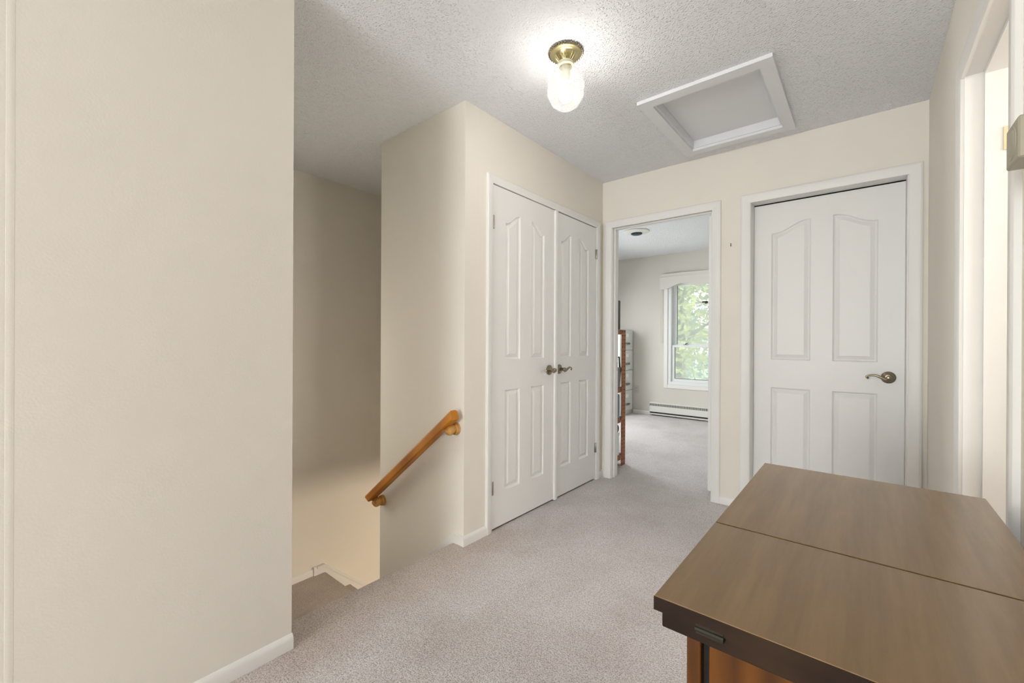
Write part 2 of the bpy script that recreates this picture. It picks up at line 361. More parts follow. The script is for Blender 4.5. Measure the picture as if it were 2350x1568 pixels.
# ceilings
HX0, HX1, HY0, HY1 = -.893, -.377, 2.255, 2.955
struct('ceiling', bxs((XL-.1, HX0, YREAR-.1, YB+.06, H, H+.12), (HX1, XR+.11, YREAR-.1, YB+.06, H, H+.12), (HX0, HX1, YREAR-.1, HY0, H, H+.12), (HX0, HX1, HY1, YB+.06, H, H+.12)), POP, 'white popcorn textured ceiling over hall and stairwell', 'ceiling')
struct('ceiling_office', bxs((-3.51, -.58, YB+.06, YF+.14, H, H+.12)), POP, 'white textured ceiling of the office', 'ceiling')
struct('ceiling_bedroom', bxs((-.58, 1.2, YB+.06, YB+1.0, H, H+.12)), POP, 'ceiling of the room behind the closed white door', 'ceiling')
struct('ceiling_side_room', bxs((XR+.11, 1.7, .8, 2.8, H, H+.12)), POP, 'ceiling of the small side room', 'ceiling')

# ------------------------------------------------------------------ baseboards
BBP = [(0, 0), (.012, 0), (.012, .034), (.010, .042), (.004, .050), (0, .052)]
def baseboard(name, p0, p1, nrm, z=0, parent=None, label=None):
    p0 = Vector((p0[0], p0[1], z)); p1 = Vector((p1[0], p1[1], z)); n = Vector((nrm[0], nrm[1], 0))
    bm = newbm(); prism(bm, [p0+n*d+Vector((0, 0, h)) for d, h in BBP], p1-p0)
    if parent is not None: return part(name, bm, TRIM, parent)
    return struct(name, bm, TRIM, label, 'baseboard')
baseboard('baseboard_left', (XW, YREAR), (XW, YW+.002), (1, 0), label='white scuffed baseboard along the left wall')
baseboard('baseboard_closet', (XC, YR-.012), (XC, 1.758), (1, 0), label='white baseboard left of the closet doors')
baseboard('baseboard_closet_right', (XC, 3.062), (XC, YB), (1, 0), label='short white baseboard right of the closet doors')
baseboard('baseboard_back', (-.760, YB), (-.634, YB), (0, -1), label='white baseboard between the office doorway and the white door')
baseboard('baseboard_right', (XR, 2.16), (XR, YB), (-1, 0), label='white baseboard on the right wall beyond the doorway')
baseboard('baseboard_right_near', (XR, YREAR), (XR, 1.37), (-1, 0), label='white baseboard on the right wall behind the cabinet')
baseboard('baseboard_far', (-2.76, YF), (-2.49, YF), (0, -1), label='white baseboard of the office wall beside the heater')
baseboard('baseboard_landing', (XL, YW), (XL, 1.578), (1, 0), z=LZ, label='white baseboard along the stair landing')
bm = newbm(); prism(bm, [(XC+.0, YR-.012, 0), (XC+.0, YR-.012, .044), (XC, YR-.012, .050), (-1.728, YR-.012, .050), (-1.728-.55, YR-.012, .050-.46), (-1.728-.55, YR-.012, -.62), (-1.72, YR-.012, -.19), (-1.70, YR-.012, 0)], (0, .012, 0))
struct('trim_stair_skirt', bm, TRIM, 'white sloping skirt board at the head of the stairs', 'trim')
bm = newbm(); prism(bm, [(XL, 1.578, LZ), (XL, 1.578, LZ+.066), (XL, 1.66, LZ+.066), (XL, 3.1, LZ+.066-1.44*.884), (XL, 3.1, LZ-1.44*.884-.26), (XL, 1.66, LZ-.26)], (.022, 0, 0))
sk = struct('trim_landing_skirt', bm, TRIM, 'white skirt board sloping down the lower flight', 'trim')
bm = newbm(); prism(bm, [(XL+.022, 1.60, LZ+.052), (XL+.022, 1.60, LZ+.066), (XL+.022, 1.66, LZ+.066), (XL+.022, 3.1, LZ+.066-1.44*.884), (XL+.022, 3.1, LZ+.048-1.44*.884), (XL+.022, 1.655, LZ+.050)], (.008, 0, 0)); part('cap', bm, TRIM, sk)
# vertical corner bead on the left wall
bm = newbm(); prism(bm, [(XW-.004, .004, 0), (XW+.0002, .009, 0), (XW+.0005, .013, 0), (XW+.0006, .016, 0), (XW+.0005, .019, 0), (XW+.0002, .023, 0), (XW-.004, .028, 0)], (0, 0, H)); struct('trim_corner_bead', bm, WALL, 'thin vertical painted bead near the left edge', 'trim')

# ------------------------------------------------------------------ door casings
PROF = [(0, 0), (0, .009), (.005, .012), (.044, .016), (.052, .0155), (.057, .012), (.057, 0)]
def casing(par, org, a, n, a0, a1, zt, prof=PROF):
    """org: point on wall plane, a: direction along wall, n: out of the wall"""
    org = Vector(org); a = Vector(a); n = Vector(n); Z = Vector((0, 0, 1))
    for s, ai in ((-1, a0), (1, a1)):
        bm = newbm(); lo = [bm.verts.new(org+a*(ai+s*d)+n*h) for d, h in prof]; hi = [bm.verts.new(org+a*(ai+s*d)+n*h+Z*(zt+d)) for d, h in prof]
        k = len(prof)
        bm.faces.new(lo); bm.faces.new(hi[::-1])
        for i in range(k): bm.faces.new([lo[i], lo[(i+1) % k], hi[(i+1) % k], hi[i]])
        part('side_casing', bm, TRIM, par)
    bm = newbm(); L = [bm.verts.new(org+a*(a0-d)+n*h+Z*(zt+d)) for d, h in prof]; R_ = [bm.verts.new(org+a*(a1+d)+n*h+Z*(zt+d)) for d, h in prof]
    k = len(prof); bm.faces.new(L); bm.faces.new(R_[::-1])
    for i in range(k): bm.faces.new([L[i], L[(i+1) % k], R_[(i+1) % k], R_[i]])
    part('head_casing', bm, TRIM, par)
# closet frame
t1 = sempty('trim_1', (XC, 2.42, 0), 'white casing around the closet double doors', 'trim')
casing(t1, (XC, 0, 0), (0, 1, 0), (1, 0, 0), 1.806, 3.036, 2.006, [(d*.82, h) for d, h in PROF])
part('jamb', bxs((XC-.11, XC, 1.80, 1.812, 0, 2.012)), TRIM, t1); part('jamb', bxs((XC-.11, XC, 3.033, 3.045, 0, 2.012)), TRIM, t1); part('head_jamb', bxs((XC-.11, XC, 1.812, 3.033, 2.006, 2.02)), TRIM, t1)
# office doorway
t2 = sempty('trim_2', (-1.19, YB, 0), 'white casing of the open office doorway', 'trim')
casing(t2, (0, YB, 0), (1, 0, 0), (0, -1, 0), -1.569, -.815, 2.010)
part('jamb', bxs((-1.585, -1.565, YB, YB+.11, 0, 2.016)), TRIM, t2); part('jamb', bxs((-.817, -.797, YB, YB+.11, 0, 2.016)), TRIM, t2)
part('head_jamb', bxs((-1.585, -.797, YB, YB+.11, 2.016, 2.028)), TRIM, t2)
part('door_stop', bxs((-1.565, -1.553, YB+.03, YB+.068, 0, 2.016), bev=.003), TRIM, t2); part('door_stop', bxs((-.829, -.817, YB+.03, YB+.068, .06, 2.016), bev=.003), TRIM, t2)
part('door_stop', bxs((-1.553, -.829, YB+.03, YB+.068, 2.004, 2.016), bev=.003), TRIM, t2)
bm = bxs((-1.5655, -1.5635, YB+.072, YB+.098, .86, .93)); sp = part('strike_plate', bm, STEEL, t2); sp['label'] = 'dark metal strike plate'
# white door frame
t3 = sempty('trim_3', (-.2, YB, 0), 'white casing around the closed white door', 'trim')
casing(t3, (0, YB, 0), (1, 0, 0), (0, -1, 0), -.580, .178, 2.012)
part('jamb', bxs((-.602, -.578, YB, YB+.11, 0, 2.018)), TRIM, t3); part('jamb', bxs((.174, .198, YB, YB+.11, 0, 2.018)), TRIM, t3); part('head_jamb', bxs((-.602, .198, YB, YB+.11, 2.018, 2.03)), TRIM, t3)
part('jamb_extension', bxs((-.602, -.578, YB+.11, YB+.145, 0, 2.018), (.174, .198, YB+.11, YB+.145, 0, 2.018)), TRIM, t3)
# right doorway
t4 = sempty('trim_4', (XR, 1.77, 0), 'white casing of the doorway in the right wall', 'trim')
casing(t4, (XR, 0, 0), (0, 1, 0), (-1, 0, 0), 1.446, 2.094, 2.0)
part('jamb', bxs((XR, XR+.11, 2.09, 2.108, 0, 2.004)), TRIM, t4); part('jamb', bxs((XR, XR+.11, 1.43, 1.448, 0, 2.004)), TRIM, t4); part('head_jamb', bxs((XR, XR+.11, 1.43, 2.108, 2.004, 2.025)), TRIM, t4)
part('door_stop', bxs((XR+.045, XR+.11, 2.078, 2.09, 0, 2.004)), TRIM, t4); part('door_stop', bxs((XR+.045, XR+.11, 1.448, 2.078, 1.992, 2.004)), TRIM, t4); 
def hinge(par, x0, x1, y0, y1, z, h, mat, pin):
    """leaf box plus knuckle pin"""
    bm = newbm(); box(bm, x0, x1, y0, y1, z-h/2, z+h/2, .0008)
    hg = part('hinge', bm, mat, par)
    bm = newbm(); lathe(bm, [(0, -h/2-.003), (.0045, -h/2), (.0055, -h/2+.002), (.0055, h/2-.002), (.0045, h/2), (0, h/2+.003)], (pin[0], pin[1], z), seg=10)
    part('pin', bm, mat, hg); return hg
hg = hinge(t4, XR+.086, XR+.108, 2.0755, 2.078, 1.765, .075, BRASSH, (XR+.113, 2.074)); hg['label'] = 'brass hinge leaf'
hinge(t4, XR+.086, XR+.108, 2.0755, 2.078, .25, .075, BRASSH, (XR+.113, 2.074))

# ------------------------------------------------------------------ moulded doors
def inset(pl, d):
    """outline of a panel (u0, u1, bottom, top-left, top-right) drawn in by d; counter-clockwise (u, z)"""
    u0, u1, w0, zl, zr = pl
    pts = [(u0+d, w0+d), (u1-d, w0+d)]
    if abs(zl-zr) < 1e-4: return pts+[(u1-d, zr-d), (u0+d, zl-d)]
    lo, hi = min(zl, zr), max(zl, zr)
    for k in range(17):
        u = (u1-d)+(u0-u1+2*d)*k/16; t = (u-u0)/(u1-u0); q = t if zr > zl else 1-t
        s = q*q*(3-2*q); s = .5*s+.5*s*s*(3-2*s)
        pts.append((u, lo+(hi-lo)*s-d))
    return pts
def panel_outline(u0, u1, w0, zl, zr): return (u0, u1, w0, zl, zr)
def capfill(bm, ring, q):
    for k in range(1, len(ring)-1): bm.faces.new([ring[0], ring[k], ring[k+1]])
def moulded_door(par, org, a, n, u0, u1, z0, z1, thick, panels, back=True):
    """front face on the plane through org with normal n; slab with four sunk panels"""
    org = Vector(org); a = Vector(a); n = Vector(n); P = lambda u, z, h: org+a*u+n*h+Vector((0, 0, z))
    bm = newbm(); outer = [(u0, z0), (u1, z0), (u1, z1), (u0, z1)]
    ov = [bm.verts.new(P(u, z, 0)) for u, z in outer]
    rings0 = [[bm.verts.new(P(u, z, 0)) for u, z in inset(pl, 0)] for pl in panels]
    def quad(*uz): bm.faces.new([bm.verts.new(P(u, z, 0)) for u, z in uz])
    out = [inset(pl, 0) for pl in panels]; cols = [(out[0], out[2]), (out[1], out[3])]
    edges = [u0, cols[0][0][0][0], cols[0][0][1][0], cols[1][0][0][0], cols[1][0][1][0], u1]
    for k in (0, 2, 4): quad((edges[k], z0), (edges[k+1], z0), (edges[k+1], z1), (edges[k], z1))
    for upr, lwr in cols:
        a0, a1 = upr[0][0], upr[1][0]
        quad((a0, z0), (a1, z0), (a1, lwr[0][1]), (a0, lwr[0][1]))
        quad((a0, lwr[2][1]), (a1, lwr[2][1]), (a1, upr[0][1]), (a0, upr[0][1]))
        tp = upr[2:]
        for (ua, za), (ub, zb_) in zip(tp, tp[1:]): quad((ub, zb_), (ua, za), (ua, z1), (ub, z1))
    for pl, vv in zip(panels, rings0):
        prev = vv
        for d, h in ((.006, -.009), (.011, -.012), (.013, -.012)):
            q = inset(pl, d); cur = [bm.verts.new(P(u, z, h)) for u, z in q]
            for i in range(len(cur)): bm.faces.new([prev[i], prev[(i+1) % len(cur)], cur[(i+1) % len(cur)], cur[i]])
            prev = cur
        capfill(bm, prev, q)
    bk = [bm.verts.new(P(u, z, -thick)) for u, z in outer]
    bm.faces.new(bk[::-1])
    for i in range(4): bm.faces.new([ov[i], ov[(i+1) % 4], bk[(i+1) % 4], bk[i]])
    bmesh.ops.remove_doubles(bm, verts=bm.verts, dist=1e-5)
    slab = part('door_slab', bm, DOORP, par, smooth=False)
    for pl in panels:   # raised fields
        bm = newbm(); prev = None; q0 = inset(pl, .013)
        first = [bm.verts.new(P(u, z, -.0119)) for u, z in q0]; prev = first
        for d, h in ((.034, -.002), (.036, -.0016)):
            q = inset(pl, d); cur = [bm.verts.new(P(u, z, h)) for u, z in q]
            for i in range(len(cur)): bm.faces.new([prev[i], prev[(i+1) % len(cur)], cur[(i+1) % len(cur)], cur[i]])
            prev = cur
        capfill(bm, prev, q); part('panel', bm, DOORP, par, smooth=False)
    return slab
def four_panels(uA0, uA1, uB0, uB1):
    return [panel_outline(uA0, uA1, .988, 1.806, 1.870), panel_outline(uB0, uB1, .988, 1.870, 1.806), panel_outline(uA0, uA1, .212, .808, .808), panel_outline(uB0, uB1, .212, .808, .808)]
def lever(par, c, n, d, label=None):
    """c: centre on door face, n: out of the door, d: direction of the lever"""
    c = Vector(c); n = Vector(n); d = Vector(d); Z = Vector((0, 0, 1))
    h = thing('door_handle', None, None, c); h.parent = par; h.location = c-WL[par]
    if label: h['label'] = label
    bm = newbm(); lathe(bm, [(0, -.0), (.033, 0), (.034, .003), (.0335, .006), (.030, .008), (.029, .007), (.024, .010), (.018, .013), (.017, .012), (.014, .013), (0, .013)], c, n, 28); part('rosette', bm, NICKEL, h)
    bm = newbm(); lathe(bm, [(.011, .010), (.010, .02), (.0105, .036), (.013, .040), (.0135, .052), (.012, .056), (.009, .058), (0, .058)], c, n, 18); part('spindle', bm, NICKEL, h)
    bm = newbm(); pts = []; rad = []
    for k in range(15):
        t = k/14; pts.append(c+n*(.046+.004*math.sin(t*math.pi))+d*(.002+.088*t)+Z*(-.004+.016*math.sin((t-.25)*math.pi*1.0)*(1 if t > .1 else .6))); rad.append(.0098-.0052*t)
    e = pts[-1]
    for k in range(1, 6):
        a = k/5*math.pi*.95; pts.append(e+d*(.007*math.sin(a))+Z*(-.006*(1-math.cos(a)))); rad.append(.0046)
    tube(bm, pts, rad, 10, .85, n); bmesh.ops.create_uvsphere(bm, u_segments=10, v_segments=8, radius=.0062, matrix=Matrix.Translation(pts[-1])); part('lever', bm, NICKEL, h)
    return h
# closet left leaf with the astragal
FX = XC+.002
d1 = sempty('door_1', (XC, 2.13, 0), 'left white panelled closet door, overlapping its neighbour', 'door')
moulded_door(d1, (FX, 0, 0), (0, 1, 0), (1, 0, 0), 1.814, 2.448, .012, 2.002, .034, four_panels(1.925, 2.067, 2.182, 2.322))
bm = newbm(); prism(bm, [(FX-.001, 2.440, .006), (FX+.010, 2.442, .006), (FX+.012, 2.447, .006), (FX+.012, 2.472, .006), (FX+.009, 2.478, .006), (FX-.001, 2.478, .006)], (0, 0, 1.996)); part('astragal', bm, DOORP, d1)
lever(d1, (FX, 2.383, .905), (1, 0, 0), (0, -1, 0))
hinge(d1, FX-.002, FX+.002, 1.816, 1.826, 1.786, .075, STEEL, (FX+.005, 1.813)); hinge(d1, FX-.002, FX+.002, 1.816, 1.826, .248, .075, STEEL, (FX+.005, 1.813))
d2 = sempty('door_2', (XC, 2.75, 0), 'right white panelled closet door next to the office doorway', 'door')
moulded_door(d2, (FX, 0, 0), (0, 1, 0), (1, 0, 0), 2.450, 3.031, .012, 2.000, .034, four_panels(2.525, 2.659, 2.776, 2.911))
lever(d2, (FX, 2.503, .905), (1, 0, 0), (0, 1, 0))
hinge(d2, FX-.002, FX+.002, 3.019, 3.029, 1.793, .075, STEEL, (FX+.005, 3.033)); hinge(d2, FX-.002, FX+.002, 3.019, 3.029, .255, .075, STEEL, (FX+.005, 3.033))
# closed white door
FY = YB+.105
d3 = sempty('door_3', (-.2, FY, 0), 'closed white four panel door with arched panels and a lever', 'door')
moulded_door(d3, (0, FY, 0), (1, 0, 0), (0, -1, 0), -.577, .173, .010, 2.010, .035, [panel_outline(-.4766, -.2636, .986, 1.815, 1.881), panel_outline(-.1531, .0568, .986, 1.881, 1.815), panel_outline(-.4766, -.2636, .200, .804, .804), panel_outline(-.1531, .0568, .200, .804, .804)])
lever(d3, (.104, FY, .902), (0, -1, 0), (-1, 0, 0))
# open office door, hinged on the right jamb
d4 = sempty('door_4', (-.85, YB+.13, 0), 'open white office door edge at the right of the doorway', 'door')
part('door_slab', bxs((-.868, -.833, YB+.117, YB+.117+.74, .03, 2.006), bev=.0015), DOORP, d4)
for z in (1.769, .309):
    hg = part('hinge', bxs((-.8195, -.817, YB+.074, YB+.108, z-.044, z+.044)), STEEL if z < 1 else TRIM, d4)
lever(d4, (-.833, YB+.80, .905), (1, 0, 0), (0, -1, 0))

# ------------------------------------------------------------------ ceiling lamp
LX, LY = -1.032, 1.610
lp = thing('ceiling_light', 'faceted glass globe on a brass ceiling canopy, lit', 'ceiling light', (LX, LY, H-.255))
bm = newbm(); lathe(bm, [(.060, 0), (.072, -.002), (.073, -.008), (.069, -.013), (.062, -.015), (.055, -.0145), (.049, -.018), (.046, -.026), (.041, -.031), (.038, -.030), (.035, -.034), (.031, -.042), (.029, -.048), (0, -.048)], (LX, LY, H), seg=40); part('canopy', bm, BRASS, lp)
bm = newbm()
for k in range(36):
    a = 2*math.pi*k/36; bmesh.ops.create_icosphere(bm, subdivisions=1, radius=.0062, matrix=Matrix.Translation((LX+.0735*math.cos(a), LY+.0735*math.sin(a), H-.006)))
o = part('rope_rim', bm, NICKEL, lp)
bm = newbm()
for k in range(20):
    a = 2*math.pi*k/20; tube(bm, [(LX+.0455*math.cos(a), LY+.0455*math.sin(a), H-.020), (LX+.040*math.cos(a), LY+.040*math.sin(a), H-.032), (LX+.031*math.cos(a), LY+.031*math.sin(a), H-.044)], [.0045, .004, .003], 6)
part('fluting', bm, BRASS, lp)
bm = newbm(); lathe(bm, [(.029, -.046), (.036, -.050), (.037, -.064), (.034, -.068), (.030, -.068), (.030, -.050)], (LX, LY, H), seg=28); part('socket_cap', bm, plain('cream_cap', srgb(238, 230, 200), .4), lp)
bm = newbm(); lathe(bm, [(.033, -.062), (.040, -.074), (.064, -.098), (.083, -.142), (.083, -.188), (.064, -.230), (.034, -.252), (0, -.255)], (LX, LY, H), seg=9, twist=True); part('globe', bm, GLOBE, lp, smooth=False)
bm = newbm(); lathe(bm, [(.0185, -.066), (.0185, -.125), (.016, -.136), (0, -.136)], (LX, LY, H), seg=18); part('lamp_holder', bm, MATS['cream_cap'], lp)
bm = newbm(); lathe(bm, [(0, -.224), (.014, -.221), (.024, -.210), (.028, -.194), (.026, -.176), (.018, -.154), (.0135, -.140), (.0135, -.134), (0, -.134)], (LX, LY, H), seg=18); part('bulb', bm, emis('bulb_glow', (1, .96, .90, 1), BULB), lp)

HATCHP = plain('hatch_paint', srgb(236, 237, 240), .5)
# ------------------------------------------------------------------ attic hatch
ah = thing('attic_hatch', 'white framed attic hatch in the ceiling beside the lamp', 'hatch', ((HX0+HX1)/2, (HY0+HY1)/2, H-.018))
OX0, OX1, OY0, OY1 = -.952, -.322, 2.192, 3.016; zb = H-.018
def strip(A, B, C, D):
    bm = newbm(); prism(bm, [(A[0], A[1], zb), (B[0], B[1], zb), (C[0], C[1], zb), (D[0], D[1], zb)], (0, 0, .018)); part('frame_strip', bm, HATCHP, ah)
I = .003
strip((OX0, OY0), (OX1, OY0), (HX1-I, HY0+I), (HX0+I, HY0+I)); strip((OX1, OY0), (OX1, OY1), (HX1-I, HY1-I), (HX1-I, HY0+I))
strip((OX1, OY1), (OX0, OY1), (HX0+I, HY1-I), (HX1-I, HY1-I)); strip((OX0, OY1), (OX0, OY0), (HX0+I, HY0+I), (HX0+I, HY1-I))
for b_ in ((HX0, HX0+.012, HY0, HY1, H-.003, H+.06), (HX1-.012, HX1, HY0, HY1, H-.003, H+.06), (HX0+.012, HX1-.012, HY0, HY0+.012, H-.003, H+.06), (HX0+.012, HX1-.012, HY1-.012, HY1, H-.003, H+.06)):
    part('lining', bxs(b_), HATCHP, ah)
part('panel', bxs((HX0+.013, HX1-.013, HY0+.013, HY1-.013, H+.045, H+.06)), HATCHP, ah)

# ------------------------------------------------------------------ handrail
hr = thing('handrail', 'golden oak handrail on two turned brackets above the stairs', 'handrail', (-2.0, 1.529, .05))
A = Vector((-1.655, 1.529, .714)); B = Vector((-2.462, 1.529, .078)); d = (B-A).normalized(); nv = Vector((0, 1, 0)).cross(d)*1; nv = nv if nv.z > 0 else -nv
sec = [(-.026, -.018), (-.021, -.025), (.021, -.025), (.026, -.018), (.026, .015), (.017, .025), (-.017, .025), (-.026, .015)]
bm = newbm(); a_ = []; b2 = []
for y, h in sec:
    off = Vector((0, y, 0))+nv*h
    pa = A+off; pb = B+off                      # near plumb ends
    pa = pa+d*(0.012 if h < 0 else 0) ; a_.append(bm.verts.new(pa)); b2.append(bm.verts.new(pb+d*(.0 if h > 0 else -.015)))
bm.faces.new(a_[::-1]); bm.faces.new(b2)
for i in range(8): bm.faces.new([a_[i], a_[(i+1) % 8], b2[(i+1) % 8], b2[i]])
bmesh.ops.bevel(bm, geom=list(bm.edges), offset=.0012, segments=1, affect='EDGES'); part('rail', bm, OAK, hr, angle=15)
def railbracket(x, z):
    bm = newbm(); lathe(bm, [(0, 0), (.034, 0), (.035, .007), (.029, .010), (.032, .013), (.032, .019), (.024, .022), (.025, .030), (.029, .040), (.030, .052), (.027, .062), (.020, .068), (.013, .071), (.010, .077), (0, .078)], (x, YR, z), (0, -1, 0), 24)
    o = part('bracket', bm, OAK_B, hr); o['label'] = 'turned pale oak bracket'
    bm = newbm(); bmesh.ops.create_icosphere(bm, subdivisions=2, radius=.0045, matrix=Matrix.Translation((x+.004, YR-.045, z-.027))); part('screw', bm, BRASS, o)
railbracket(-1.712, .622); railbracket(-2.400, .066)

# ------------------------------------------------------------------ sewing cabinet
CX0, CX1, CY0, CY1, CZ = -.216, .205, .562, 1.379, .760
cb = thing('sewing_cabinet', 'brown wood veneer cabinet with a hinged folding top', 'cabinet', ((CX0+CX1)/2, (CY0+CY1)/2, 0))
YS = .8655
part('top_leaf', bxs((CX0, CX1, CY0, YS-.0024, CZ-.019, CZ), bev=.0006), WALNUT, cb); part('top_leaf', bxs((CX0, CX1, YS+.0024, CY1, CZ-.019, CZ), bev=.0006), WALNUT, cb)
part('lower_leaf', bxs((CX0+.008, CX1-.004, CY0+.007, CY1-.007, CZ-.042, CZ-.0225), bev=.001), WALNUT_E, cb)
part('edge_band', bxs((CX0-.0006, CX1, CY0-.0006, CY0+.0004, CZ-.0188, CZ-.001)), WALNUT_E, cb)
bm = newbm(); box(bm, -.163, -.130, CY0-.0015, CY0+.0075, CZ-.027, CZ-.0145, .001); tube(bm, [(-.163, CY0-.001, CZ-.0205), (-.130, CY0-.001, CZ-.0205)], .0034, 8)
o = part('hinge', bm, HINGE_DK, cb); o['label'] = 'dark bronze leaf hinge'
BX0, BX1, BY0, BY1 = CX0+.030, CX1-.025, CY0+.040, CY1-.03
for x, y in ((BX0, BY0), (BX0, BY1-.022), (BX1-.022, BY0), (BX1-.022, BY1-.022)):
    part('leg', bxs((x, x+.018, y, y+.022, 0, CZ-.0425), bev=.001), MAPLE, cb)
part('gap_shade_board', bxs((BX0+.0185, BX0+.032, BY0+.012, BY0+.0235, .09, CZ-.0425)), DARKGAP, cb)  # near-black board added behind the leg gap, painting the gap's shade
part('spacer', bxs((CX0+.03, CX1-.03, CY0+.03, CY1-.03, CZ-.0225, CZ-.019)), DARKGAP, cb)
part('front_panel', bxs((BX0+.027, BX1-.024, BY0+.006, BY0+.022, .09, CZ-.0425), bev=.001), MAPLE, cb)
part('carcass', bxs((BX0+.019, BX0+.0215, BY0+.024, BY1-.024, .09, CZ-.0425), (BX1-.0215, BX1-.019, BY0+.024, BY1-.024, .09, CZ-.0425), (BX0+.0215, BX1-.0215, BY1-.026, BY1-.024, .09, CZ-.0425), (BX0+.0215, BX1-.0215, BY0+.03, BY1-.026, .09, .105)), MAPLE, cb)

# ------------------------------------------------------------------ thermostat
tm = thing('thermostat', 'grey box thermostat with a round dial on the right wall', 'thermostat', (.228, 1.15, 1.418))
part('body', bxs((.200, XR, 1.111, 1.191, 1.418, 1.491), bev=.0025), THERM, tm)
bm = newbm(); lathe(bm, [(.030, 0), (.029, .0012), (.026, .0012), (.024, .0004), (.021, .0022), (.010, .0026), (0, .002)], (.200, 1.153, 1.456), (-1, 0, 0), 32); part('dial', bm, THERM, tm)

# two old screw anchors in the back wall
for z in (1.760, 1.749):
    bm = newbm(); lathe(bm, [(0, -.001), (.004, -.001), (.004, .0012), (.002, .0015), (0, .0008)], (-.698, YB, z), (0, -1, 0), 10); part('screw_anchor', bm, DARKGAP, wb)

# ------------------------------------------------------------------ office: window
w1 = sempty('window_1', ((WX0+WX1)/2, YF+.06, WZ0), 'white double hung office window with garden trees outside', 'window')
def frame(name, x0, x1, z0, z1, w, y0, y1, mat, par, bev=.002):
    for b_ in ((x0, x0+w, y0, y1, z0, z1), (x1-w, x1, y0, y1, z0, z1), (x0+w, x1-w, y0, y1, z0, z0+w), (x0+w, x1-w, y0, y1, z1-w, z1)): part(name, bxs(b_, bev=bev), mat, par)
CWX = .055
frame('casing_strip', WX0-CWX, WX1+CWX, WZ0-CWX, WZ1+CWX, CWX, YF-.012, YF, TRIM, w1)
frame('outer_frame', WX0, WX1, WZ0, WZ1, .045, YF+.0, YF+.12, VINYL, w1)
us = bxs((WX0+.045, WX0+.11, YF+.070, YF+.105, 1.03, WZ1-.045), (WX1-.11, WX1-.045, YF+.070, YF+.105, 1.03, WZ1-.045), (WX0+.11, WX1-.11, YF+.070, YF+.105, 1.03, 1.075), (WX0+.11, WX1-.11, YF+.070, YF+.105, WZ1-.10, WZ1-.045), bev=.002)
us = part('upper_sash', us, VINYL, w1); part('pane', bxs((WX0+.11, WX1-.11, YF+.085, YF+.089, 1.075, WZ1-.10)), PANE, us)
g = bxs((WX0+.11, WX0+.114, YF+.066, YF+.085, 1.06, WZ1-.10)); part('gasket', g, BLACKP, us)
ls = bxs((WX0+.045, WX0+.092, YF+.025, YF+.062, WZ0+.045, 1.055), (WX1-.092, WX1-.045, YF+.025, YF+.062, WZ0+.045, 1.055), (WX0+.092, WX1-.092, YF+.025, YF+.062, WZ0+.045, WZ0+.088), (WX0+.092, WX1-.092, YF+.025, YF+.062, 1.020, 1.055), bev=.002)
ls = part('lower_sash', ls, VINYL, w1); part('pane', bxs((WX0+.092, WX1-.092, YF+.042, YF+.046, WZ0+.088, 1.020)), PANE, ls)
part('gasket', bxs((WX0+.092, WX0+.096, YF+.024, YF+.042, WZ0+.088, 1.020), (WX0+.096, WX1-.096, YF+.024, YF+.042, WZ0+.088, WZ0+.092)), BLACKP, ls)
bm = newbm(); box(bm, -2.02, -1.955, YF+.03, YF+.05, 1.055, 1.062, .002); tube(bm, [(-1.99, YF+.04, 1.062), (-1.985, YF+.04, 1.075), (-1.96, YF+.035, 1.078)], [.007, .007, .005], 8); part('sash_lock', bm, DARKM, ls)
part('fly_screen', bxs((WX0+.045, WX1-.045, YF+.112, YF+.113, WZ0+.045, WZ1-.045)), SCREEN, w1)
bm = newbm(); box(bm, -1.775, -1.70, YF+.055, YF+.075, 1.655, 1.675, .002); box(bm, -1.735, -1.70, YF+.055, YF+.075, 1.64, 1.66, .002); part('vent_latch', bm, DARKM, us)
# window added behind the viewer to hold the hall's fill light
w2 = sempty('fill_window_2', (-.66, YREAR-.05, .22), 'added fill light window in the wall behind the viewer', 'window')
frame('outer_frame', -1.47, .15, .22, 2.1, .05, YREAR-.1, YREAR, VINYL, w2); part('pane', bxs((-1.42, .10, YREAR-.03, YREAR-.026, .27, 2.05)), PANE, w2)
w3 = sempty('fill_window_3', (-3.46, 4.75, .7), 'added fill light window in the left office wall', 'window')  # unseen window, added as an opening for the office fill
for b_ in ((-3.5, -3.41, 4.25, 4.30, .7, 2.0), (-3.5, -3.41, 5.20, 5.25, .7, 2.0), (-3.5, -3.41, 4.30, 5.20, .7, .75), (-3.5, -3.41, 4.30, 5.20, 1.95, 2.0)): part('outer_frame', bxs(b_, bev=.002), VINYL, w3)
part('pane', bxs((-3.432, -3.428, 4.30, 5.20, .75, 1.95)), PANE, w3)
w4 = sempty('fill_window_4', (XL-.06, .93, .1), 'added fill light window in the stairwell wall by the landing', 'window')  # out-of-view window added to let fill into the stairwell
for b_ in ((XL-.1, XL-.02, .70, .74, .1, 1.4), (XL-.1, XL-.02, 1.12, 1.16, .1, 1.4), (XL-.1, XL-.02, .74, 1.12, .1, .14), (XL-.1, XL-.02, .74, 1.12, 1.36, 1.4)): part('outer_frame', bxs(b_, bev=.002), VINYL, w4)
part('pane', bxs((XL-.05, XL-.046, .74, 1.12, .14, 1.36)), PANE, w4)
